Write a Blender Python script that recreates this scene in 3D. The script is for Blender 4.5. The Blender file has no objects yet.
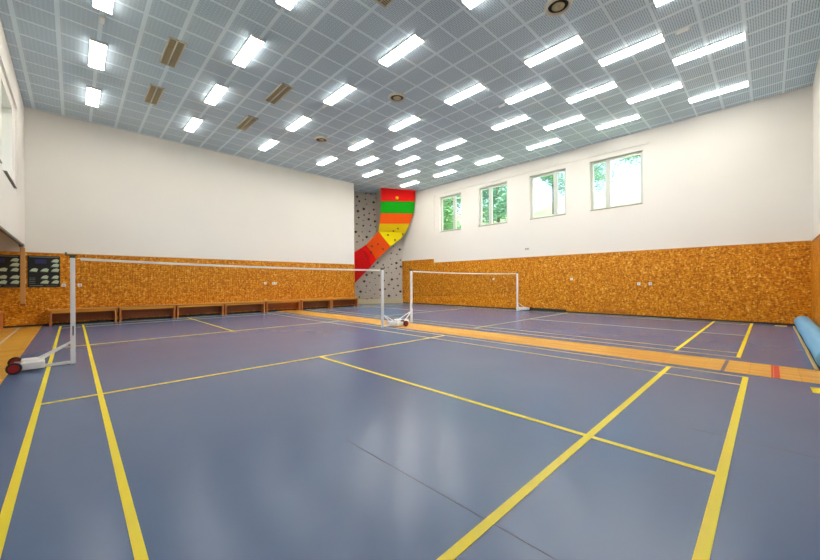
import bpy, bmesh, math, random
from mathutils import Vector, Matrix
C = bpy.context.scene
COL = C.collection
PI = math.pi

# ------------------------------------------------------------ camera
F = 348.09; YAW = 0.76938; ROLL = -0.0053
cam_d = bpy.data.cameras.new('camera'); cam = bpy.data.objects.new('camera', cam_d); COL.objects.link(cam)
cam_d.sensor_width = 36; cam_d.lens = F/820*36; cam_d.shift_y = 2.01/820; cam_d.clip_start = 0.05; cam_d.clip_end = 300
CAM = Vector((0.2522, -0.1879, 1.1885))
fw = Vector((math.sin(YAW), math.cos(YAW), 0)); r0 = Vector((math.cos(YAW), -math.sin(YAW), 0)); u0 = Vector((0, 0, 1))
rt = r0*math.cos(ROLL)+u0*math.sin(ROLL); up = -r0*math.sin(ROLL)+u0*math.cos(ROLL)
cam.matrix_world = Matrix(((rt.x, up.x, -fw.x, CAM.x), (rt.y, up.y, -fw.y, CAM.y), (rt.z, up.z, -fw.z, CAM.z), (0, 0, 0, 1)))
C.camera = cam

# ------------------------------------------------------------ light, exposure
LAMP = 17.0
w = bpy.data.worlds.new('sky'); C.world = w; w.use_nodes = True
nt = w.node_tree; bg = nt.nodes['Background']
sk = nt.nodes.new('ShaderNodeTexSky'); sk.sky_type = 'NISHITA'; sk.sun_disc = False
sk.sun_elevation = math.radians(42); sk.sun_rotation = math.radians(180); sk.air_density = 1.0; sk.dust_density = 3.0
nt.links.new(sk.outputs[0], bg.inputs[0]); bg.inputs[1].default_value = 0.42
sd = bpy.data.lights.new('sun', 'SUN'); sd.energy = 4.2; sd.angle = 0.02; sd.color = (1, .95, .86)
so = bpy.data.objects.new('sun', sd); COL.objects.link(so)
so.rotation_euler = Vector((0.0, -0.74, 0.67)).to_track_quat('Z', 'Y').to_euler(); so.location = (20, -20, 30)
vs = C.view_settings
C.display_settings.display_device = 'sRGB'
vs.view_transform = 'Standard'; vs.look = 'None'; vs.gamma = 1; vs.use_curve_mapping = False; vs.exposure = 0.76

# ------------------------------------------------------------ materials
def lin(r, g, b):
    f = lambda c: (c/255/12.92) if c/255 <= .04045 else ((c/255+.055)/1.055)**2.4
    return (f(r), f(g), f(b), 1)
def mat(name, col, rough=.6, metal=0, spec=.5, emit=0, trans=0, alpha=1):
    m = bpy.data.materials.new(name); m.use_nodes = True
    b = m.node_tree.nodes['Principled BSDF']
    b.inputs['Base Color'].default_value = col; b.inputs['Roughness'].default_value = rough
    b.inputs['Metallic'].default_value = metal; b.inputs['Specular IOR Level'].default_value = spec
    b.inputs['Transmission Weight'].default_value = trans
    if emit: b.inputs['Emission Color'].default_value = col; b.inputs['Emission Strength'].default_value = emit
    return m
class N:                                   # small node helper
    def __init__(s, m): s.t = m.node_tree; s.b = s.t.nodes['Principled BSDF']
    def n(s, typ, **k):
        x = s.t.nodes.new(typ)
        for a, v in k.items():
            if a.startswith('i_'):
                x.inputs[a[2:].replace('_', ' ')].default_value = v
            else: setattr(x, a, v)
        return x
    def l(s, a, b): s.t.links.new(a, b)
    def math(s, op, a, b=None, c=None):
        x = s.t.nodes.new('ShaderNodeMath'); x.operation = op
        for i, v in enumerate((a, b, c)):
            if v is None: continue
            if isinstance(v, (int, float)): x.inputs[i].default_value = v
            else: s.l(v, x.inputs[i])
        return x.outputs[0]
    def mix(s, f, a, b):
        x = s.t.nodes.new('ShaderNodeMix'); x.data_type = 'RGBA'
        if isinstance(f, (int, float)): x.inputs[0].default_value = f
        else: s.l(f, x.inputs[0])
        for i, v in ((6, a), (7, b)):
            if isinstance(v, tuple): x.inputs[i].default_value = v
            else: s.l(v, x.inputs[i])
        return x.outputs[2]
    def ramp(s, f, stops):
        x = s.t.nodes.new('ShaderNodeValToRGB'); e = x.color_ramp.elements
        while len(e) > 1: e.remove(e[-1])
        e[0].position, e[0].color = stops[0]
        for p_, c_ in stops[1:]:
            q = e.new(p_); q.color = c_
        s.l(f, x.inputs[0]); return x.outputs[0]
    def coord(s): return s.t.nodes.new('ShaderNodeTexCoord').outputs['Object']
    def bump(s, h, strength, dist=.01):
        x = s.t.nodes.new('ShaderNodeBump'); x.inputs['Strength'].default_value = strength; x.inputs['Distance'].default_value = dist
        s.l(h, x.inputs['Height']); s.l(x.outputs[0], s.b.inputs['Normal'])
    def noise(s, v, scale, detail=3, rough=.5):
        x = s.n('ShaderNodeTexNoise'); x.inputs['Scale'].default_value = scale; x.inputs['Detail'].default_value = detail; x.inputs['Roughness'].default_value = rough
        s.l(v, x.inputs['Vector']); return x.outputs[0]
    def mapping(s, v, sc, rot=(0, 0, 0)):
        x = s.n('ShaderNodeMapping'); x.inputs['Scale'].default_value = sc; x.inputs['Rotation'].default_value = rot
        s.l(v, x.inputs['Vector']); return x.outputs[0]

M = {}
# painted plaster
m = mat('plaster', lin(233, 226, 214), .85, spec=.2); h = N(m)
c = h.coord(); h.l(h.mix(h.noise(c, .7, 4), lin(238, 233, 224), lin(233, 229, 221)), h.b.inputs['Base Color']); h.bump(h.noise(c, 60, 3), .05); M['plaster'] = m
m = mat('plaster_yellow', lin(226, 216, 190), .85, spec=.2); M['reveal'] = m
# oriented strand board
m = mat('strand_board', lin(205, 125, 25), .45, spec=.35); h = N(m)
c = h.coord()
def flakes(scale, rot, seed):
    v = h.mapping(c, scale, rot)
    x = h.n('ShaderNodeTexVoronoi'); x.inputs['Scale'].default_value = seed; h.l(v, x.inputs['Vector']); return x
va = flakes((1, 1, 2.6), (0.5, 0.3, 0.2), 17); vb = flakes((2.4, 2.4, 1), (-.4, .5, .9), 13); vc = flakes((1, 1, 1), (0, 0, 0), 24)
s1 = h.n('ShaderNodeSeparateColor'); h.l(va.outputs['Color'], s1.inputs[0])
s2 = h.n('ShaderNodeSeparateColor'); h.l(vb.outputs['Color'], s2.inputs[0])
s3 = h.n('ShaderNodeSeparateColor'); h.l(vc.outputs['Color'], s3.inputs[0])
mixed = h.math('MULTIPLY_ADD', s1.outputs[0], .45, h.math('MULTIPLY_ADD', s2.outputs[1], .35, h.math('MULTIPLY', s3.outputs[2], .2)))
colr = h.ramp(mixed, [(0.15, lin(146, 76, 0)), (.38, lin(200, 118, 3)), (.58, lin(224, 142, 10)), (.75, lin(240, 172, 40)), (.9, lin(252, 216, 124))])
colr = h.mix(h.math('MULTIPLY', h.noise(c, .9, 2), .35), colr, lin(204, 124, 2))
sep = h.n('ShaderNodeSeparateXYZ'); h.l(c, sep.inputs[0])
al = h.math('ADD', sep.outputs[0], sep.outputs[1])
pj = h.math('ABSOLUTE', h.math('SUBTRACT', h.math('FRACT', h.math('DIVIDE', al, 1.25)), .5))
seam = h.math('GREATER_THAN', pj, .4955)
colr = h.mix(h.math('MULTIPLY', seam, .3), colr, lin(110, 60, 5))
h.l(colr, h.b.inputs['Base Color']); h.bump(mixed, .15, .004); M['osb'] = m
# ceiling: slatted square tiles between pale runners
m = mat('ceiling_tiles', lin(150, 158, 160), .8, spec=.2); h = N(m)
c = h.coord(); sep = h.n('ShaderNodeSeparateXYZ'); h.l(c, sep.inputs[0])
P = .585
def band(o, off, wdt):
    f = h.math('ABSOLUTE', h.math('SUBTRACT', h.math('FRACT', h.math('DIVIDE', h.math('ADD', o, off), P)), .5))
    return h.math('GREATER_THAN', f, .5-wdt/P)
bx_ = band(sep.outputs[0], P*.5*0-.65, .035); by_ = band(sep.outputs[1], -.13, .026)
bands = h.math('MAXIMUM', bx_, by_)
slat = h.math('SINE', h.math('MULTIPLY', sep.outputs[1], 2*PI/.036))
# dashed slots: each slot row broken by short webs, shifted from row to row
slot = h.math('GREATER_THAN', slat, .45)
row = h.math('FLOOR', h.math('DIVIDE', sep.outputs[1], .036))
web = h.math('LESS_THAN', h.math('FRACT', h.math('ADD', h.math('DIVIDE', sep.outputs[0], .13), h.math('MULTIPLY', row, .5))), .86)
slot = h.math('MULTIPLY', slot, web)
tile = h.mix(slot, lin(203, 221, 230), lin(154, 170, 180))
ccol = h.mix(bands, tile, lin(224, 238, 244))
h.l(ccol, h.b.inputs['Base Color']); M['ceiling'] = m
# blue sports floor
m = mat('blue_vinyl', lin(78, 92, 128), .27, spec=.5); h = N(m)
c = h.coord()
n1 = h.noise(c, .5, 5, .6); n2 = h.noise(h.mapping(c, (3, 14, 1), (0, 0, .6)), 1.6, 5, .6)
h.l(h.mix(n1, lin(70, 103, 146), lin(90, 114, 154)), h.b.inputs['Base Color'])
h.b.inputs['Roughness'].default_value = .26; M['floor'] = m
# parquet
def parquet(name, a, b, rot):
    m = mat(name, lin(220, 150, 50), .3, spec=.4); h = N(m); c = h.coord(); v = h.mapping(c, (1, 1, 1), (0, 0, rot))
    br = h.n('ShaderNodeTexBrick'); h.l(v, br.inputs['Vector']); br.inputs['Scale'].default_value = 1
    br.inputs['Brick Width'].default_value = .9; br.inputs['Row Height'].default_value = .065; br.inputs['Mortar Size'].default_value = .003
    br.inputs['Color1'].default_value = a; br.inputs['Color2'].default_value = b; br.inputs['Mortar'].default_value = lin(130, 75, 15)
    n = h.noise(h.mapping(v, (2, 40, 1)), 2, 4)
    h.l(h.mix(h.math('MULTIPLY', n, .5), br.outputs[0], lin(220, 148, 34)), h.b.inputs['Base Color']); return m
M['parquet'] = parquet('parquet', lin(254, 210, 104), lin(226, 156, 42), PI/2)
M['parquet_left'] = parquet('parquet_left', lin(254, 206, 96), lin(230, 160, 44), 0)
M['yellow'] = mat('yellow_paint', lin(255, 232, 0), .4)
M['pale_line'] = mat('pale_yellow_paint', lin(228, 214, 120), .4)
M['white_line'] = mat('white_paint_line', lin(235, 215, 190), .4)
M['seam'] = mat('seam', lin(56, 68, 98), .5)
M['red_tape'] = mat('red_tape', lin(214, 40, 22), .4)
M['purple_tape'] = mat('purple_tape', lin(100, 84, 104), .4)
M['white_paint'] = mat('white_steel', lin(252, 252, 250), .35)
M['steel'] = mat('grey_steel', lin(120, 116, 100), .45, .6)
M['dark'] = mat('dark_rubber', lin(26, 22, 22), .5)
M['skirt'] = mat('dark_skirting', lin(58, 44, 34), .6)
M['red_wheel'] = mat('red_plastic', lin(150, 22, 28), .4)
M['cap'] = mat('olive_cap', lin(74, 84, 50), .5)
M['tape'] = mat('net_tape', lin(255, 252, 244), .7)
M['mesh'] = mat('net_cord', lin(96, 58, 20), .8)
M['frame'] = mat('window_frame', lin(206, 212, 202), .4)
M['sill'] = mat('window_sill', lin(150, 140, 120), .6)
M['lamp_body'] = mat('lamp_body', lin(225, 225, 218), .5)
M['lamp'] = mat('lamp_glow', (1, .975, .935, 1), .5, emit=LAMP)
M['vent'] = mat('vent_wood', lin(196, 180, 142), .6)
M['vent_dark'] = mat('vent_dark', lin(42, 36, 28), .8)
M['cream'] = mat('cream_metal', lin(205, 200, 184), .5)
M['glass'] = mat('glass', (1, 1, 1, 1), 0, trans=1, spec=.5); M['glass'].node_tree.nodes['Principled BSDF'].inputs['IOR'].default_value = 1.02
m = mat('bench_wood', lin(206, 128, 42), .35); h = N(m); c = h.coord()
h.l(h.mix(h.noise(h.mapping(c, (2, 30, 30)), 2, 4), lin(236, 168, 62), lin(214, 136, 40)), h.b.inputs['Base Color']); M['bench'] = m
M['bench_dark'] = mat('bench_brown', lin(158, 82, 30), .5)
M['bench_end'] = mat('bench_end_grain', lin(204, 122, 56), .5)
m = mat('blue_mat', lin(88, 160, 206), .55); h = N(m); c = h.coord()
h.l(h.mix(h.noise(h.mapping(c, (.6, 5, 5)), 3, 4), lin(92, 164, 214), lin(136, 198, 230)), h.b.inputs['Base Color']); M['mat'] = m
M['mat_edge'] = mat('mat_backing', lin(196, 168, 110), .8)
m = mat('climb_grey', lin(168, 160, 148), .8); h = N(m); c = h.coord()
h.l(h.mix(h.noise(c, 5, 6, .7), lin(176, 168, 156), lin(204, 194, 178)), h.b.inputs['Base Color']); M['climb'] = m
for nme, cc in dict(c_red=(236, 8, 4), c_red_dark=(220, 6, 8), c_green=(4, 170, 10), c_orange=(248, 92, 4), c_orange_low=(246, 86, 8), c_mustard=(228, 192, 0), c_yellow=(255, 232, 0)).items():
    M[nme] = mat(nme, lin(*cc), .6, spec=.2)
M['hold'] = mat('hold_dark', lin(60, 52, 46), .6)
M['black'] = mat('black_board', lin(24, 28, 28), .5)
M['board_pic'] = mat('board_picture', lin(196, 212, 180), .5)
M['board_text'] = mat('board_text', lin(112, 120, 112), .5)
M['board_blue'] = mat('board_blue', lin(48, 48, 96), .5)
M['grass'] = mat('grass', lin(176, 204, 130), .9)
m = M['grass']; h = N(m); c = h.coord(); h.l(h.mix(h.noise(c, .35, 4), lin(170, 205, 130), lin(214, 220, 180)), h.b.inputs['Base Color'])
M['bark'] = mat('bark', lin(110, 98, 86), .9)
def leafmat(n, a, b):
    m = mat(n, a, .6); h = N(m); c = h.coord(); h.l(h.mix(h.noise(c, 1.3, 3), a, b), h.b.inputs['Base Color'])
    return m
M['leaf'] = leafmat('leaf_green', lin(84, 140, 92), lin(140, 186, 132))
M['leaf2'] = leafmat('leaf_bluegreen', lin(92, 146, 120), lin(146, 190, 164))

# ------------------------------------------------------------ mesh helpers
def obj(name, bm, m, parent=None, smooth=False, label=None):
    me = bpy.data.meshes.new(name); bmesh.ops.recalc_face_normals(bm, faces=bm.faces)
    if smooth:
        for f in bm.faces: f.smooth = True
    bm.to_mesh(me); bm.free()
    for x in (m if isinstance(m, (list, tuple)) else [m]): me.materials.append(x)
    o = bpy.data.objects.new(name, me); COL.objects.link(o)
    if parent: o.parent = parent
    if label: o['label'] = label
    return o
def BM(): return bmesh.new()
def box(bm, x0, x1, y0, y1, z0, z1, mi=0, bev=0):
    r = bmesh.ops.create_cube(bm, size=1, matrix=Matrix.Translation(((x0+x1)/2, (y0+y1)/2, (z0+z1)/2)) @ Matrix.Diagonal((abs(x1-x0), abs(y1-y0), abs(z1-z0), 1)))
    vs_ = r['verts']; fs = {f for v in vs_ for f in v.link_faces}
    for f in fs: f.material_index = mi
    if bev:
        es = list({e for v in vs_ for e in v.link_edges}); bmesh.ops.bevel(bm, geom=es, offset=bev, segments=2, affect='EDGES', profile=.5)
    return bm
def tube(bm, a, b, r, seg=12, r2=None, mi=0):
    a = Vector(a); b = Vector(b); d = b-a
    mt = Matrix.Translation((a+b)/2) @ d.to_track_quat('Z', 'Y').to_matrix().to_4x4()
    rr = bmesh.ops.create_cone(bm, cap_ends=True, segments=seg, radius1=r, radius2=r if r2 is None else r2, depth=d.length, matrix=mt)
    for f in {f for v in rr['verts'] for f in v.link_faces}: f.material_index = mi
    return bm
def bar(bm, a, b, w_, t_):                     # rectangular bar a->b
    a = Vector(a); b = Vector(b); d = b-a
    mt = Matrix.Translation((a+b)/2) @ d.to_track_quat('Z', 'Y').to_matrix().to_4x4() @ Matrix.Diagonal((w_, t_, d.length, 1))
    bmesh.ops.create_cube(bm, size=1, matrix=mt); return bm
def lathe(bm, prof, c, seg=24, axis='Z'):
    rings = []
    for r, z in prof:
        ring = []
        for k in range(seg):
            a = 2*PI*k/seg
            p = Vector((r*math.cos(a), r*math.sin(a), z))
            if axis == 'Y': p = Vector((p.x, p.z, p.y))
            if axis == 'X': p = Vector((p.z, p.x, p.y))
            ring.append(bm.verts.new(p+Vector(c)))
        rings.append(ring)
    for i in range(len(rings)-1):
        for k in range(seg):
            bm.faces.new((rings[i][k], rings[i][(k+1) % seg], rings[i+1][(k+1) % seg], rings[i+1][k]))
    bm.faces.new(rings[0]); bm.faces.new(rings[-1]); return bm
def tag(o, label, cat, group=None):
    o['label'] = label; o['category'] = cat
    if group: o['group'] = group
    return o
def thing(name, label, cat, loc=(0, 0, 0), rz=0, group=None):
    o = bpy.data.objects.new(name, None); COL.objects.link(o); o.location = loc; o.rotation_euler = (0, 0, rz); o.empty_display_size = .1
    return tag(o, label, cat, group)
def struct(o): o['kind'] = 'structure'; return o
def dup(root, loc, label, rz=None):
    r = root.copy(); COL.objects.link(r); r.location = loc; r['label'] = label
    if rz is not None: r.rotation_euler = (0, 0, rz)
    for ch in list(root.children):
        c_ = ch.copy(); COL.objects.link(c_); c_.parent = r
        for g in ch.children:
            d = g.copy(); COL.objects.link(d); d.parent = c_
    return r
ORD = ['first', 'second', 'third', 'fourth', 'fifth', 'sixth', 'seventh', 'eighth', 'ninth', 'tenth']

# ------------------------------------------------------------ room shell
XL, XR, YF, YB, H = -.70, 13.75, -.965, 14.23, 6.123
XN = 10.35                                   # left side of the climbing niche
YN = 15.75                                   # back of the niche
T = .3
# floor and what is painted on it
floor = struct(obj('floor', box(BM(), -3.2, XR+T, YF-T, YN+.1, -.15, 0), M['floor']))
def line(name, x0, x1, y0, y1, m, t=.0012, label=None):
    return obj(name, box(BM(), x0, x1, y0, y1, 0, t), m, floor, label=label)
line('parquet_border', -3.2, -.37, YF, YB, M['parquet_left'], .0016)
line('parquet_strip', 6.36, 7.26, YF, YB, M['parquet'], .0016)
line('strip_edge', 6.345, 6.36, YF, YB, M['seam'], .002); line('strip_edge', 7.26, 7.275, YF, YB, M['seam'], .002)
W2 = .022
def court(xa, xb, y0, ylong, ysv, ysf, ylf, ybk, xin, thin):
    (xl, xs), (xs2, xr) = xin
    xm = (xl+xr)/2
    cl = lambda *a: line('court_line', *a)
    a0 = y0-W2
    for x in (xl, xs, xs2, xr):
        ww = W2 if (x in (xl, xs) and not thin) else .017
        cl(x-ww, x+ww, a0, ybk+W2, M['yellow'] if ww == W2 else M['pale_line'], .0022)
    for y in (y0, ylong): cl(xl, xr, y-.026, y+.026, M['yellow'], .0026)
    for y in (ysv, ysf): cl(xl, xr, y-W2*.9, y+W2*.9, M['yellow'] if not thin else M['pale_line'], .0026)
    for y in (ylf, ybk): cl(xl, xr, y-W2, y+W2, M['pale_line'], .0026)
    cl(xm-W2, xm+W2, a0, ysv, M['yellow'] if not thin else M['pale_line'], .003)
    cl(xm-W2, xm+W2, ysf, ybk, M['yellow'] if not thin else M['pale_line'], .003)
court(0, 0, .02, .78, 4.82, 9.02, 13.0, 13.72, ((0, .46), (5.70, 6.17)), False)
court(0, 0, .15, .93, 5.08, 9.25, 13.2, 13.95, ((7.60, 8.05), (13.22, 13.62)), True)
for x in (-.80,): line('boundary_line', x-.02, x+.02, YF, YB-.1, M['white_line'], .003)
line('floor_seam', 1.727, 1.733, YF, 2.1, M['seam'], .0008); line('floor_seam', 3.817, 3.823, YF, .3, M['seam'], .0008)
line('tape_mark', 6.36, 7.26, .23, .268, M['purple_tape'], .003, 'purple grey tape across the parquet')
line('tape_mark', 6.36, 7.26, -.275, -.225, M['red_tape'], .003, 'red tape across the parquet')
line('tape_mark', 6.36, 7.26, -.218, -.20, M['red_tape'], .003, 'thin red tape across the parquet')
line('floor_sticker', 13.3, 13.55, -.50, -.28, M['pale_line'], .003)
line('floor_sticker', 5.85, 6.12, -.64, -.5, M['yellow'], .003)

# ceiling
struct(obj('ceiling', box(BM(), -3.3, XR+T, YF-T, YN+.1, H, H+.2), M['ceiling']))

def cell_wall(name, axis, pos, out, us, zs, dep, mats, mi=None):
    """wall as cells; us, zs breaks; dep(i,j)=recess or None for a hole; out=+1/-1 direction away from room"""
    bm = BM(); TH = T
    def P3(u, z, d):
        return Vector((pos+out*d, u, z)) if axis == 'X' else Vector((u, pos+out*d, z))
    nu, nz = len(us)-1, len(zs)-1
    D = lambda i, j: dep(i, j) if 0 <= i < nu and 0 <= j < nz else 'edge'
    def quad(*p, mi=0):
        f = bm.faces.new([bm.verts.new(x) for x in p]); f.material_index = mi
    for i in range(nu):
        for j in range(nz):
            d = D(i, j); u0_, u1_, z0, z1 = us[i], us[i+1], zs[j], zs[j+1]
            if d is None: continue
            quad(P3(u0_, z0, d), P3(u1_, z0, d), P3(u1_, z1, d), P3(u0_, z1, d))
            quad(P3(u0_, z0, TH), P3(u1_, z0, TH), P3(u1_, z1, TH), P3(u0_, z1, TH))
            for (di, dj, pa, pb) in ((-1, 0, (u0_, z0), (u0_, z1)), (1, 0, (u1_, z0), (u1_, z1)), (0, -1, (u0_, z0), (u1_, z0)), (0, 1, (u0_, z1), (u1_, z1))):
                e = D(i+di, j+dj)
                far = TH if e in (None, 'edge') else e
                if far > d: quad(P3(*pa, d), P3(*pb, d), P3(*pb, far), P3(*pa, far))
    return struct(obj(name, bm, mats))

# right wall (X = XR) with four windows in a shallow recessed band
WIN = [(10.20, 11.58), (7.70, 9.19), (5.21, 6.68), (2.71, 4.35)]
WZ = (3.73, 5.52)
ys = [YF-T, 2.5]; 
for a, b in sorted(WIN): ys += [a, b]
ys += [11.9, YN+.1]
zs = [0, WZ[0]-.04, WZ[0], WZ[1], 5.68, H]
def depR(i, j):
    if j in (0, 4) or i in (0, len(ys)-2): return 0
    hole = (i % 2 == 0) and 2 <= i <= 8
    if j == 2 and hole: return None
    return .035
cell_wall('wall_right', 'X', XR, 1, ys, zs, depR, M['plaster'])

def window(n, y0, y1, z0, z1, x, sgn, split, dp=.16):
    fr = BM(); d0, d1 = x+sgn*dp, x+sgn*(dp+.06)
    xa, xb = min(d0, d1), max(d0, d1); t = .055
    box(fr, xa, xb, y0, y1, z0, z0+t); box(fr, xa, xb, y0, y1, z1-t, z1)
    box(fr, xa, xb, y0, y0+t, z0+t, z1-t); box(fr, xa, xb, y1-t, y1, z0+t, z1-t)
    ym = y0+(y1-y0)*split
    box(fr, xa, xb, ym-.045, ym+.045, z0+t, z1-t)
    root = struct(obj('window_%d' % n, fr, M['frame']))
    for a, b in ((y0+t, ym-.045), (ym+.045, y1-t)):
        s = BM(); q = .035; xs0, xs1 = xa-.01*(sgn > 0), xb+.01*(sgn < 0)
        box(s, xs0, xs1, a, b, z0+t, z0+t+q); box(s, xs0, xs1, a, b, z1-t-q, z1-t); box(s, xs0, xs1, a, a+q, z0+t+q, z1-t-q); box(s, xs0, xs1, b-q, b, z0+t+q, z1-t-q)
        sa = obj('sash', s, M['frame'], root)
        xm = (xa+xb)/2
        obj('pane', box(BM(), xm-.003, xm+.003, a+q, b-q, z0+t+q, z1-t-q), M['glass'], sa)
    s0, s1 = sorted((x+sgn*(.015 if sgn > 0 else -.03), x+sgn*(dp+.01)))
    obj('window_sill', box(BM(), s0, s1, y0+.002, y1-.002, z0+.001, z0+.02), M['sill' if sgn > 0 else 'steel'], root)
for k, ((a, b), sp) in enumerate(zip(WIN, (.36, .62, .30, .66))):
    window(k+1, a, b, WZ[0], WZ[1], XR, 1, sp)

# left wall: upper part only, windows above an open bay
LW = [(5.0, 6.75), (7.9, 9.6), (10.25, 11.95)]
ysl = [YF-T, 4.2]
for a, b in LW: ysl += [a, b]
ysl += [12.5, YB+T]
zsl = [3.30, 3.36, 3.40, 5.22, 5.45, H]
def depL(i, j):
    if j in (0, 4) or i in (0, len(ysl)-2): return 0
    if j == 2 and i in (2, 4, 6): return None
    return .04
T = .42
cell_wall('wall_left', 'X', XL, -1, ysl, zsl, depL, M['plaster'])
T = .3
for k, (a, b) in enumerate(LW): window(5+k, a, b, 3.40, 5.22, XL, -1, .4, .33)
struct(obj('wall_left_lower', box(BM(), XL-.22, XL, YF-T, 6.5, 0, 3.30), M['plaster']))
struct(obj('wall_left_middle', box(BM(), XL-.08, XL, 6.5, YB, 2.26, 3.30), M['plaster']))
# the bay behind it
struct(obj('wall_bay', box(BM(), -3.5, -3.2, 6.2, YB, 0, 3.3), M['plaster']))
struct(obj('wall_bay_front', box(BM(), -3.5, XL-.22, 6.2, 6.5, 0, 3.3), M['plaster']))
struct(obj('ceiling_bay', box(BM(), -3.5, XL-.08, 6.2, YB, 3.3, 3.45), M['plaster']))
# back wall up to the niche, niche sides, front wall behind the camera
struct(obj('wall_back', box(BM(), -3.5, XN, YB, YB+T, 0, H), M['plaster']))
struct(obj('wall_niche_left', box(BM(), XN-.02, XN+.0, YB+T, YN+.1, 0, H), M['plaster']))
struct(obj('wall_niche_back', box(BM(), XN-.02, XR, YN, YN+.1, 0, H), M['climb']))
struct(obj('wall_front', box(BM(), XL-.22, XR, YF-T, YF, 0, H), M['plaster']))

# strand board wainscot
def wains(name, *b, label=None):
    return struct(obj(name, box(BM(), *b), M['osb']))
wains('trim_1', -3.2, XN, YB-.03, YB-.001, .0, 2.06)
wains('trim_2', XR-.04, XR-.001, YF+.04, 14.33, .0, 2.17)
wains('trim_3', XR-.06, XR-.001, 11.95, 14.33, 2.17, 2.36)
wains('trim_4', 7.0, XR-.04, YF+.001, YF+.04, .0, 2.12)
# capping strips and dark skirtings
M['cap_wood'] = mat('cap_wood', lin(214, 146, 60), .5)
for nme, b in (('trim_5', (-3.2, XN, YB-.045, YB-.001, 2.06, 2.08)), ('trim_6', (XR-.055, XR-.001, YF+.04, 11.95, 2.17, 2.19)), ('trim_7', (7.0, XR-.055, YF+.001, YF+.055, 2.12, 2.14)), ('trim_8', (XR-.075, XR-.001, 11.95, 14.33, 2.36, 2.38))):
    struct(obj(nme, box(BM(), *b), M['cap_wood']))
struct(obj('baseboard_back', box(BM(), -3.2, XN, YB-.045, YB-.03, .002, .05), M['skirt']))
struct(obj('baseboard_right', box(BM(), XR-.055, XR-.04, YF+.055, 14.3, .002, .05), M['skirt']))

# ------------------------------------------------------------ climbing wall
A = Vector((11.22, 15.60, 0)); B = Vector((13.74, 14.36, 0))
du = (B-A).normalized(); nn = Vector((-du.y, du.x, 0))
if nn.dot(CAM-A) < 0: nn = -nn
def ray(u, v): return fw + rt*((u-410)/F) - up*((v-280-2.01)/F)
def on_plane(u, v, off):                        # where the photo's outline meets a plane in front of the climbing wall
    d = ray(u, v); k = ((A+nn*off)-CAM).dot(nn)/d.dot(nn); return CAM+d*k
cw = thing('climbing_wall', 'grey indoor climbing wall with a curved rainbow coloured overhang in the far corner', 'climbing wall', (12.48, 14.98, 0))
inv = Matrix.Translation(-Vector(cw.location))
def part_world(name, bm, m, parent=cw, **k):
    bmesh.ops.transform(bm, matrix=inv, verts=bm.verts); return obj(name, bm, m, parent, **k)
def prism(pts, back):                           # front polygon pts, extruded back by the vectors
    bm = BM(); f = [bm.verts.new(p_) for p_ in pts]; b = [bm.verts.new(p_) for p_ in back]; n_ = len(f)
    bm.faces.new(f); bm.faces.new(b[::-1])
    for i in range(n_): bm.faces.new((f[i], b[i], b[(i+1) % n_], f[(i+1) % n_]))
    return bm
Aw = A-du*.95; zt = H-.002
wd = (B-Aw).length
for k in range(3):
    for j, (z0, z1) in enumerate(((.25, 2.2), (2.2, 4.15), (4.15, zt))):
        p0 = Aw+du*(wd*k/3+.003); p1 = Aw+du*(wd*(k+1)/3-.003)
        f = [p0+Vector((0, 0, z0+.003)), p1+Vector((0, 0, z0+.003)), p1+Vector((0, 0, z1)), p0+Vector((0, 0, z1))]
        part_world('wall_panel', prism(f, [x-nn*.02 for x in f]), M['climb'])
f = [Aw+nn*.10, B+nn*.10, B+nn*.10+Vector((0, 0, .25)), Aw+nn*.10+Vector((0, 0, .25))]
part_world('plinth', prism(f, [x-nn*.12 for x in f]), mat('plinth_cream', lin(196, 184, 150), .7))
# coloured overhang panels: (u, v, offset) corners taken from the photograph, built as solid wedges
def pan(name, pts, m, label):
    fr = [on_plane(u, v, o) for u, v, o in pts]
    for p_ in fr: p_.z = min(p_.z, H-.004)
    bk = [p_-nn*((p_-A).dot(nn)-.004) for p_ in fr]
    bk = [Vector((q.x, q.y, min(q.z, H-.004))) for q in bk]
    mid = [p_-nn*min(.05, (p_-A).dot(nn)*.5) for p_ in fr]
    part_world(name, prism(fr, mid), M[m], label=label)
    part_world('overhang_side', prism([q-nn*.002 for q in mid], bk), M['climb'])
pan('overhang_panel', [(381, 184, 1.25), (415.5, 184, 1.25), (414.8, 201.3, 1.12), (381, 201, 1.12)], 'c_red', 'bright red top panel')
pan('overhang_panel', [(381, 201.2, 1.12), (414.8, 201.5, 1.12), (413.6, 213.3, .98), (380.7, 213, .98)], 'c_green', 'green panel below the red')
pan('overhang_panel', [(380.7, 213.2, .98), (413.6, 213.5, .98), (409.8, 223.5, .84), (379.6, 223.5, .84)], 'c_orange', 'orange panel below the green')
pan('overhang_panel', [(379.6, 223.7, .84), (409.8, 223.7, .84), (405.5, 232.5, .7), (378.6, 231, .7)], 'c_mustard', 'mustard yellow panel')
pan('overhang_panel', [(378.6, 231.2, .7), (405.5, 232.7, .7), (401, 238.5, .58), (390.5, 246.5, .5)], 'c_yellow', 'bright yellow corner panel')
pan('overhang_panel', [(378.4, 231.5, .7), (390.3, 246.7, .5), (376.5, 260, .32), (366, 244.8, .42)], 'c_orange_low', 'orange panel slanting to the left')
pan('overhang_panel', [(365.8, 244.9, .42), (376.3, 260, .32), (372, 265.5, .25), (362, 247.5, .36)], 'c_red', 'red wedge panel')
pan('overhang_panel', [(361.8, 247.6, .36), (371.8, 265.7, .25), (349, 289, .04), (349, 255, .2)], 'c_red_dark', 'deep red lowest panel')
random.seed(4)
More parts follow.
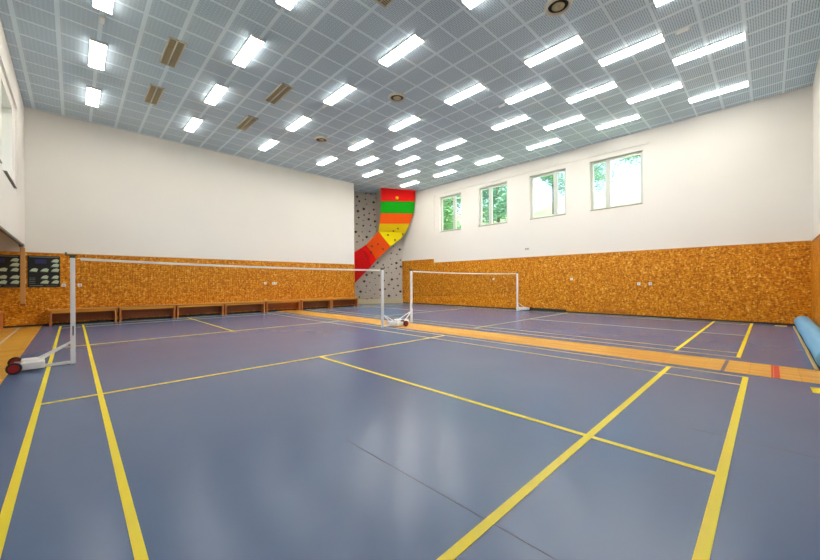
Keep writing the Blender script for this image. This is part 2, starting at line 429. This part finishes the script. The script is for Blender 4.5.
def hold(p_, s_, m=M['hold']):
    bm = BM(); bmesh.ops.create_icosphere(bm, subdivisions=2, radius=1)
    for v in bm.verts:
        v.co *= 1+.25*math.sin(v.co.x*5+s_*90)*math.cos(v.co.z*4)
        v.co = Vector((v.co.x*s_*1.3, v.co.y*s_*.8, v.co.z*s_))
    bmesh.ops.translate(bm, verts=bm.verts, vec=p_); part_world('climbing_hold', bm, m, smooth=True)
spots = []
for _ in range(4000):
    u, v = random.uniform(356, 401), random.uniform(193, 300)
    if 378 < u and v < 236 or (v > 236 and v < 262 and u < 390 and v < 290-(u-355)*.9 and v > 250-(u-355)*.9): continue
    if u > 380 and v < 240: continue
    if v < 246-(u-355)*.0 and u > 377: continue
    if v >= 244-(u-355)*.5 and v <= 287-(u-355)*1.1: continue
    if all((u-a)**2+(v-b)**2 > 22 for a, b in spots): spots.append((u, v))
    if len(spots) >= 88: break
for u, v in spots: hold(on_plane(u, v, .02), random.choice((.03, .04, .05, .065)))
for u, v, o in ((402.8, 234.2, .68), (393.5, 231, .73), (398, 228.5, .78), (388, 235, .68), (395, 240, .6), (372, 246, .46), (378, 244, .52), (371, 252, .4), (383, 249, .48), (366, 256, .32)):
    hold(on_plane(u, v, o+.03), .045)
bmh = BM(); hp = on_plane(397, 198, 1.16); bmesh.ops.create_icosphere(bmh, subdivisions=2, radius=.09); bmesh.ops.translate(bmh, verts=bmh.verts, vec=hp)
part_world('climbing_hold', bmh, M['c_mustard'], smooth=True, label='pale yellow hold on the red panel')

# ------------------------------------------------------------ ceiling lights
def make_light():
    t = thing('ceiling_light', '', 'ceiling light', (0, 0, 0), 0, 'strip lights on the ceiling')
    b = BM()
    L2, W = .585, .135
    box(b, -W, W, -L2, L2, -.022, -.001)
    box(b, -W, W, -L2, -L2+.012, -.054, -.022); box(b, -W, W, L2-.012, L2, -.054, -.022)
    obj('housing', b, M['lamp_body'], t)
    for s in (-1, 1):
        tb = BM(); box(tb, s*.062-.052, s*.062+.052, -L2+.014, L2-.014, -.046, -.024); obj('lamp_tube', tb, M['lamp'], t)
    lv = BM()
    for k in range(1, 14): y = -L2+k*2*L2/14; box(lv, -W+.012, W-.012, y-.0015, y+.0015, -.054, -.047)
    box(lv, -.004, .004, -L2+.012, L2-.012, -.055, -.047)
    obj('louvre', lv, M['lamp_body'], t)
    return t
g0 = .715
rowA = [g0+2.325*k for k in range(6)]; rowB = [g0+1.165+2.325*k for k in range(6)]
cols = [(.65, [rowA[3], rowA[4], rowA[5]]+[rowA[3]-2.325*0]), (2.95, None), (5.28, None), (7.65, None), (8.82, None), (9.98, None), (11.18, None), (12.36, None)]
LY = {
 .65: [7.52, 9.84, 12.16],
 2.95: [5.2, 7.51, 9.83, 12.2],
 5.28: [2.95, 5.25, 7.62, 9.91, 12.2],
 7.65: [.62, 3.02, 5.35, 7.66, 9.94, 12.22],
 8.82: [1.86, 4.2, 8.78, 11.1],
 9.98: [.71, 3.03, 5.37, 7.7, 9.95, 12.25],
 11.2: [1.9, 4.23, 8.82, 11.12],
 12.37: [.74, 3.06, 5.42, 7.7, 10.02, 12.3]}
proto = make_light(); first = True
COLN = ['first row', 'second row', 'third row', 'fourth row', 'fifth row', 'sixth row', 'seventh row', 'eighth row']
for ci, (x, yy) in enumerate(sorted(LY.items())):
    for k, y in enumerate(sorted(yy, reverse=True)):
        lab = 'white strip ceiling light, %s from left wall, %s in it from the back' % (COLN[ci], ORD[k])
        if first: proto.location = (x, y, H); proto['label'] = lab; first = False
        else: dup(proto, (x, y, H), lab)

# emergency lamps next to the ends of some strip lights
def emer(x, y, lab, ang=0):
    t = thing('emergency_lamp', lab, 'emergency light', (x, y, H), ang, 'small emergency lamps beside strip lights')
    obj('housing', box(BM(), -.04, .04, -.11, .11, -.05, -.001, bev=.008), M['lamp_body'], t)
    obj('lens', box(BM(), -.03, .03, -.09, .09, -.056, -.051), M['white_paint'], t)
emer(.66, 8.42, 'small white emergency lamp behind the strip light nearest the left wall')
emer(5.30, 8.40, 'small white emergency lamp at the end of a third row strip light')
emer(8.86, .98, 'small white emergency lamp near the front of the ceiling beside a strip light')
emer(8.86, 4.98, 'small white emergency lamp at the far end of a strip light mid ceiling')
# smoke alarms omitted: none visible

# rectangular vents
def vent(x, y, lab):
    t = thing('ceiling_vent', lab, 'air vent', (x, y, H), 0, 'slotted air vents in the ceiling')
    W, L2 = .15, .56
    b = BM(); box(b, -W, -W+.025, -L2, L2, -.03, -.001); box(b, W-.025, W, -L2, L2, -.03, -.001); box(b, -W, W, -L2, -L2+.025, -.03, -.001); box(b, -W, W, L2-.025, L2, -.03, -.001)
    box(b, -.012, .012, -L2, L2, -.03, -.001); obj('frame', b, M['cream'], t)
    obj('duct', box(BM(), -W+.02, W-.02, -L2+.02, L2-.02, -.006, -.001), M['vent_dark'], t)
    s = BM()
    for k in range(26): y_ = -L2+.04+k*(2*L2-.08)/25; box(s, -W+.025, W-.025, y_-.009, y_+.009, -.022, -.012)
    obj('slats', s, M['vent'], t)
vent(1.80, 8.68, 'tan slotted ceiling vent, larger looking one left of centre, nearest the left wall')
vent(1.79, 10.98, 'tan slotted ceiling vent behind the first one along the left side')
vent(4.12, 8.70, 'tan slotted ceiling vent between second and third light rows, nearer the camera')
vent(4.12, 11.02, 'tan slotted ceiling vent between second and third light rows, by the back wall')
vent(4.14, 4.03, 'tan slotted ceiling vent cut by the top edge of the photo')
# round diffusers
def diff(x, y, lab):
    t = thing('round_diffuser', lab, 'air vent', (x, y, H), 0, 'round air diffusers in the ceiling')
    R_ = .235
    b = BM(); seg = 32; prof = [(R_, -.001), (R_, -.02), (R_-.02, -.045), (R_-.055, -.045), (R_-.065, -.01)]
    rings = [[b.verts.new((r*math.cos(2*PI*k/seg), r*math.sin(2*PI*k/seg), z)) for k in range(seg)] for r, z in prof]
    for i in range(len(rings)-1):
        for k in range(seg): b.faces.new((rings[i][k], rings[i][(k+1) % seg], rings[i+1][(k+1) % seg], rings[i+1][k]))
    obj('ring', b, M['cream'], t, smooth=True)
    obj('duct', tube(BM(), (0, 0, -.006), (0, 0, -.001), R_-.06, 32), M['vent_dark'], t)
    obj('cone', lathe(BM(), [(.11, -.03), (.05, -.05), (.02, -.012)], (0, 0, 0), 24), M['vent'], t, smooth=True)
diff(6.50, 2.42, 'round ceiling air diffuser at the top edge of the photo')
diff(6.48, 6.70, 'round ceiling air diffuser in the middle of the ceiling')
diff(6.42, 10.52, 'round ceiling air diffuser farthest back, above the long wall')

# ------------------------------------------------------------ benches
def make_bench(L):
    t = thing('wooden_bench', '', 'bench', (0, 0, 0), 0, 'wooden benches along the long wall')
    obj('seat', box(BM(), -L/2, L/2, -.17, .17, .425, .465, bev=.006), M['bench'], t)
    for s in (-1, 1):
        x = s*(L/2-.045); lg = BM(); box(lg, x-.025, x+.025, -.14, .14, .0, .425, bev=.004); obj('leg', lg, M['bench_end'], t)
    obj('apron', box(BM(), -L/2+.07, L/2-.07, -.15, -.125, .355, .424), M['bench'], t)
    obj('back_rail', box(BM(), -L/2+.07, L/2-.07, .11, .135, .10, .40), M['bench_dark'], t, label='dark brown board under the seat')
    return t
bx = [-.26, 1.26, 2.78, 4.29, 5.80, 7.33, 8.83, 10.33]
YBN = YB-.047-.18
b0 = make_bench(1.5)
BL = ['at the left end, behind the near net post', 'second from the left', 'third from the left', 'fourth from the left, in the middle', 'third from the right', 'second from the right, nearer the climbing wall', 'at the right end beside the climbing wall']
for k in range(7):
    x = (bx[k]+bx[k+1])/2; lab = 'low wooden bench against the long wall, '+BL[k]
    if k == 0: b0.location = (x, YBN, 0); b0['label'] = lab
    else: dup(b0, (x, YBN, 0), lab)
dup(b0, (-1.83, YBN, 0), 'low wooden bench cut by the left edge of the photo, on the parquet')

# ------------------------------------------------------------ net posts and nets
PH = 1.54
def net_post(loc, rz, lab, PH):
    """base arm points along local -X (away from the net)"""
    t = thing('net_post', lab, 'net post', loc, rz, 'wheeled badminton net posts')
    u = BM(); box(u, -.027, .027, -.027, .027, .0, PH-.03, bev=.004); obj('upright', u, M['white_paint'], t)
    c_ = BM(); box(c_, -.032, .032, -.032, .032, PH-.03, PH+.0, bev=.006); box(c_, -.075, .045, -.012, .012, PH, PH+.018); tube(c_, (-.07, 0, PH), (-.07, 0, PH+.05), .01); obj('top_cap', c_, M['cap'], t, label='olive green cap with rope hook')
    a = BM(); bar(a, (0, 0, .025), (-.44, 0, .025), .045, .035); obj('base_arm', a, M['white_paint'], t)
    for s in (-1, 1):
        br = BM(); tube(br, (-.01, s*.01, .33), (-.42, s*.16, .08), .014); obj('brace', br, M['white_paint'], t)
    cb = BM(); tube(cb, (-.40, -.23, .07), (-.40, .23, .07), .012); box(cb, -.46, -.34, -.012, .012, .03, .12); obj('axle_bracket', cb, M['white_paint'], t)
    for s in (-1, 1):
        wgt = BM(); box(wgt, -.52, -.29, s*.15-.085, s*.15+.085, .03, .125, bev=.012); obj('counterweight', wgt, M['white_paint'], t, label='white block weight')
    ax = BM(); tube(ax, (-.575, -.30, .075), (-.575, .30, .075), .009); obj('axle', ax, M['steel'], t)
    fk = BM(); box(fk, -.585, -.51, -.20, -.185, .06, .09); box(fk, -.585, -.51, .185, .20, .06, .09); obj('axle_fork', fk, M['white_paint'], t)
    for s in (-1, 1):
        wb = BM(); lathe(wb, [(.044, -.021), (.068, -.021), (.075, -.012), (.075, .012), (.068, .021), (.044, .021)], (-.575, s*.275, .075), 24, 'Y')
        wh = obj('wheel', wb, M['dark'], t, smooth=False)
        hb = BM(); lathe(hb, [(.052, -.024), (.052, .024)], (-.575, s*.275, .075), 20, 'Y'); tube(hb, (-.575, s*.275-.03, .075), (-.575, s*.275+.03, .075), .014); obj('hub', hb, M['red_wheel'], wh, label='dark red wheel hub')
    cl = BM(); tube(cl, (.0, -.03, .42), (.0, -.03, .56), .006); tube(cl, (0, -.02, .46), (0, -.045, .46), .008); obj('rope_cleat', cl, M['dark'], t)
    return t
P1 = (0.25, 7.02, 0.003); P2 = (6.08, 6.87, .003); P3 = (7.36, 7.10, .003); P4 = (13.08, 6.86, .003)
a1 = math.atan2(P2[1]-P1[1], P2[0]-P1[0]); a2 = math.atan2(P4[1]-P3[1], P4[0]-P3[0])
net_post(P1, math.radians(3), 'white wheeled net post closest to the camera, standing by the left parquet border', 1.60)
net_post(P2, a1+PI, 'white wheeled net post at the far right end of the near net', 1.54)
net_post(P3, a2, 'white wheeled net post at the left end of the far net, beyond the parquet strip', 1.54)
net_post(P4, a2+PI, 'white wheeled net post of the far net, next to the strand board wall', 1.54)
def net(Pa, Pb, lab, ha=PH, hb=PH):
    Pa = Vector(Pa); Pb = Vector(Pb); d = (Pb-Pa); L = d.length
    t = thing('badminton_net', lab, 'net', Pa, math.atan2(d.y, d.x))
    sag = lambda x: (hb-ha)*x/L-.03*(1-((x-L/2)/(L/2))**2)
    zt_ = ha-.02-.003; x0, x1 = .085, L-.085; hh = .038; nh = .74
    b = BM(); n_ = 40; pr = None
    for i in range(n_+1):
        x = x0+(x1-x0)*i/n_; z = zt_+sag(x)
        q = [b.verts.new((x, y, zz)) for y, zz in ((-.003, z-hh), (.003, z-hh), (.003, z), (-.003, z))]
        if pr:
            for k in range(4): b.faces.new((pr[k], pr[(k+1) % 4], q[(k+1) % 4], q[k]))
        else: b.faces.new(q)
        pr = q
    b.faces.new(pr); obj('top_tape', b, M['tape'], t)
    c_ = BM()
    tube(c_, (.052, 0, zt_-.012), (x0+.02, 0, zt_-.01), .004, 8); tube(c_, (x1-.02, 0, zt_+sag(L)-.012), (L-.052, 0, zt_+sag(L)-.012), .004, 8)
    obj('cord', c_, M['tape'], t)
    g_ = BM(); wv = .0008; cell = .034
    nx = int((x1-x0)/cell)
    for i in range(nx+1):
        x = x0+(x1-x0)*i/nx; z = zt_+sag(x); box(g_, x-wv, x+wv, -wv, wv, z-nh, z-hh)
    for j in range(1, int(nh/cell)+1):
        for i in range(20):
            xa = x0+(x1-x0)*i/20; xb = x0+(x1-x0)*(i+1)/20; z = zt_+(sag(xa)+sag(xb))/2-hh-j*cell
            if z > zt_-nh-.04: box(g_, xa, xb, -wv, wv, z-wv, z+wv)
    for i in range(20):
        xa = x0+(x1-x0)*i/20; xb = x0+(x1-x0)*(i+1)/20; tube(g_, (xa, 0, zt_+sag(xa)-nh), (xb, 0, zt_+sag(xb)-nh), .0035, 6)
    obj('mesh', g_, M['mesh'], t, label='fine brown net mesh')
net(P1, P2, 'near badminton net with white top tape across the blue court', 1.60)
net(P3, P4, 'far badminton net with white top tape beyond the parquet strip')

# ------------------------------------------------------------ boards, bar and pole at the left
def board(x0, x1, lab, seed):
    rnd = random.Random(seed); y = YB-.03; z0, z1 = 1.10, 1.985
    t = thing('picture_board', lab, 'notice board', ((x0+x1)/2, y, z0))
    hw = (x1-x0)/2; hh = z1-z0
    obj('panel', box(BM(), -hw, hw, -.018, -.001, 0, hh), M['black'], t)
    def tl(*a): obj('text_line', box(BM(), *a), M['board_text'], t)
    tl(-hw+.03, hw-.03, -.020, -.0185, hh-.045, hh-.02)
    obj('blue_patch', box(BM(), -hw*.55, hw*.15, -.020, -.0185, hh-.22, hh-.10), M['board_blue'], t)
    rows = [hh-.13, hh-.26, hh-.40, hh-.60, hh-.74]
    for r_, z in enumerate(rows):
        for c_ in range(3):
            if (r_, c_) in ((0, 0), (0, 1), (1, 0), (1, 1), (3, 0), (4, 0)): continue
            xx = -hw+.12+c_*(2*hw-.22)/2; w_ = .078+rnd.uniform(0, .015); h_ = .052
            p_ = BM(); v = [p_.verts.new((xx+a*w_, -.0195, z+b*h_)) for a, b in ((-1, -.7), (.7, -1), (1, .4), (.4, 1), (-.4, .6))]
            v2 = [p_.verts.new((q.co.x, -.0185, q.co.z)) for q in v]
            p_.faces.new(v); p_.faces.new(v2[::-1])
            for i in range(5): p_.faces.new((v[i], v2[i], v2[(i+1) % 5], v[(i+1) % 5]))
            obj('picture', p_, M['board_pic'], t, label='pale green illustration')
            tl(xx-w_, xx+w_*.8, -.020, -.0185, z-.062, z-.054)
    for k in range(4): tl(-hw+.03, -hw+.15, -.020, -.0185, .10+k*.05, .115+k*.05)
    tl(-hw+.04, -.02, -.020, -.0185, .03, .055); tl(.03, hw-.06, -.020, -.0185, .03, .04)
board(-.655, -.015, 'black board with pale pictures on strand board wall, right of the hanging pole', 3)
board(-1.44, -.79, 'black board with pale pictures cut by the left edge of the photo', 8)
# steel rail under the upper wall and hanging pole
t = thing('wall_rail', 'dark steel rail running under the edge of the upper left wall', 'rail', (XL-.02, 9.0, 2.26))
obj('rail', box(BM(), -.025, .025, -2.4, 4.55, -.05, -.001), M['steel'], t)
obj('bracket', box(BM(), -.04, .04, 4.45, 4.75, -.09, -.001, bev=.008), M['steel'], t)
t = thing('hanging_pole', 'tan wooden pole hanging from the end of the steel rail', 'pole', (XL-.01, 13.70, .66))
obj('shaft', box(BM(), -.045, .045, -.03, .03, .0, 1.50, bev=.008), mat('pole_tan', lin(206, 150, 84), .5), t)
obj('foot', box(BM(), -.05, .05, -.034, .034, -.05, .0, bev=.006), M['bench_dark'], t)
# window cill stay on the left wall
# ------------------------------------------------------------ sockets, low vents
def socket(x, y, z, axis, lab, n_=1, m='white_paint'):
    t = thing('wall_socket', lab, 'socket', (x, y, z), 0 if axis == 'Y' else -PI/2, 'small white wall sockets')
    # local: front faces -Y
    obj('plate', box(BM(), -.045*n_, .045*n_, -.014, -.001, -.045, .045, bev=.004), M[m], t)
    h_ = BM()
    for k in range(n_):
        xx = (k-(n_-1)/2)*.085; tube(h_, (xx, -.016, 0), (xx, -.0141, 0), .022, 14)
    obj('inset', h_, M['cream'] if m != 'cream' else M['dark'], t)
yb = YB-.03
socket(.06, yb, 1.15, 'Y', 'small white socket on strand board, left of the near net post')
socket(.40, yb, 1.15, 'Y', 'small white socket on strand board, just right of the near net post')
socket(5.92, yb, 1.17, 'Y', 'single white socket on the long wall above the benches')
socket(6.30, yb, 1.16, 'Y', 'double white socket on the long wall above the benches', 2)
xb_ = XR-.04
socket(xb_, 4.98, 1.27, 'X', 'single white socket on the right wall under the third window')
socket(xb_, 2.82, 1.09, 'X', 'left one of two small white sockets on the right wall under the nearest window')
socket(xb_, 2.50, 1.09, 'X', 'right one of two small white sockets on the right wall under the nearest window')
socket(xb_, 8.36, 1.30, 'X', 'small white socket on the right wall behind the far net')
socket(XR, 6.78, 2.53, 'X', 'small grey double switch on white wall just above the strand board', 2, 'cream')
# low white outlined vent and black skirting heater on the right wall
t = thing('floor_vent', 'low white outlined vent at the foot of the right wall', 'vent', (XR-.056, 3.62, .05))
b = BM(); 
for a in ((-.004, 0, -.5, .5, .16, .175), (-.004, 0, -.5, .5, 0, .015), (-.004, 0, -.5, -.485, .015, .16), (-.004, 0, .485, .5, .015, .16)): box(b, *a)
obj('frame', b, M['cap_wood'], t)
s = BM()
for k in range(6): box(s, .0005, .008, -.485, .485, .02+k*.024, .032+k*.024)
obj('grille', s, M['osb'], t)
t = thing('skirting_heater', 'long low black heater at the foot of the right wall beside far net post', 'heater', (XR-.057, 5.85, .005))
obj('casing', box(BM(), -.06, 0, -.68, .68, 0, .11, bev=.008), M['dark'], t)
obj('grille', box(BM(), -.066, -.0605, -.62, .62, .03, .08), M['skirt'], t)

# ------------------------------------------------------------ rolled mat
t = thing('rolled_mat', 'long light blue rolled mat lying along the right front wall', 'mat', (0, YF+.04+.17, .003))
R_ = .15; b = BM(); rnd = random.Random(2); n_ = 60; seg = 36; rings = []
for i in range(n_+1):
    x = 7.2+(13.25-7.2)*i/n_; wob = .008*math.sin(x*2.1); ring = []
    e = .012 if i in (0, n_) else 0
    for k in range(seg):
        a = 2*PI*k/seg; r = R_-e+.003*math.sin(3*a+x*3)
        ring.append(b.verts.new((x, r*math.cos(a), max(R_+r*math.sin(a), .001))))
    rings.append(ring)
for i in range(n_):
    for k in range(seg): b.faces.new((rings[i][k], rings[i][(k+1) % seg], rings[i+1][(k+1) % seg], rings[i+1][k]))
b.faces.new(rings[0]); b.faces.new(rings[-1]); obj('roll', b, M['mat'], t, smooth=True)
for xe in (7.19, 13.258):                        # spiral seen on each end
    b = BM(); pts = []
    for k in range(90):
        a = k*.36; r = .012+.0043*k*.36*.98
        if r > R_-.02: break
        pts.append(Vector((xe, r*math.cos(a), R_+r*math.sin(a))))
    for p_, q_ in zip(pts, pts[1:]): bar(b, p_, q_, .005, .005)
    obj('spiral_end', b, M['mat_edge'], t)
obj('loose_edge', box(BM(), 7.2, 13.25, .125, .16, .0, .03, bev=.006), M['mat_edge'], t, label='tan loose edge of the roll')

# ------------------------------------------------------------ outdoors
def hill_z(x, y):
    s_ = max(0, min(1, (x-17)/16)); return -.3+9.2*(s_*s_*(3-2*s_))+.25*math.sin(y*.35)+.2*math.sin(x*.5+y*.2)
b = BM(); g_ = {}
xs_ = [14.1+i*2 for i in range(26)]; yy_ = [-45+j*3 for j in range(46)]
for i, x in enumerate(xs_):
    for j, y in enumerate(yy_): g_[i, j] = b.verts.new((x, y, hill_z(x, y)))
for i in range(len(xs_)-1):
    for j in range(len(yy_)-1): b.faces.new((g_[i, j], g_[i+1, j], g_[i+1, j+1], g_[i, j+1]))
struct(obj('ground_outside', b, M['grass'], smooth=True))
struct(obj('ground_left_side', box(BM(), -60, -3.6, -40, 80, -.4, -.2), M['grass']))
def tree(x, y, h_, rad, nleaf, lab, m, seed, group='trees outside the windows', z0=.35):
    rnd = random.Random(seed); gz = hill_z(x, y)
    t = thing('tree', lab, 'tree', (x, y, gz-.1), 0, group)
    b = BM(); tube(b, (0, 0, 0), (.1, .1, h_*.55), .17, 10, .10); tube(b, (.1, .1, h_*.54), (.0, .2, h_*.9), .10, 8, .03); obj('trunk', b, M['bark'], t)
    b = BM(); tips = []
    for k in range(16):
        a = rnd.uniform(0, 2*PI); zz = h_*rnd.uniform(z0, .85); l_ = rad*rnd.uniform(.6, 1.0)*(1.1-.5*(zz/h_))
        e = Vector((l_*math.cos(a), l_*math.sin(a), zz+l_*rnd.uniform(-.05, .45))); tube(b, (.08, .1, zz), e, .045, 6, .012); tips.append((Vector((.08, .1, zz)), e))
    obj('branches', b, M['bark'], t)
    b = BM()
    for k in range(nleaf):
        s_, e = rnd.choice(tips); f_ = rnd.uniform(.25, 1.1)
        p_ = s_.lerp(e, f_)+Vector((rnd.gauss(0, .38), rnd.gauss(0, .38), rnd.gauss(0, .3)))*(rad/2.2)
        sz = rnd.uniform(.07, .14); q = Matrix.Rotation(rnd.uniform(0, 6.28), 3, 'Z') @ Matrix.Rotation(rnd.gauss(0, .8), 3, 'X')
        v = [b.verts.new(p_+q @ Vector(w_)*sz) for w_ in ((-1, 0, 0), (0, -.5, .1), (1.1, 0, 0), (0, .5, .1))]
        b.faces.new(v)
    o = obj('foliage', b, m, t)
TR = [(21.0, 17.0, 8.8, 2.1, 'dense green tree outside the window farthest from the camera', 'leaf'),
      (27.5, 22.5, 7.0, 2.3, 'green tree farther back behind the farthest window', 'leaf'),
      (20.0, 11.9, 8.6, 2.0, 'dense green tree outside the second window from the climbing wall', 'leaf2'),
      (27.0, 16.9, 6.5, 2.0, 'bushy green tree on the slope behind the second window', 'leaf2'),
      (28.5, 12.0, 4.6, 1.5, 'sparse small tree on the slope behind the third window', 'leaf2'),
      (31.0, 6.2, 5.5, 2.3, 'blue green tree on the slope at the top of the nearest window', 'leaf2'),
      (37.0, 12.0, 5.0, 2.2, 'blue green tree farther up the slope, seen between the nearest windows', 'leaf2')]
for k, (x, y, h_, r_, lab, mm) in enumerate(TR): tree(x, y, h_, r_, 5200 if k < 4 else 2600, lab, M[mm], 20+k)
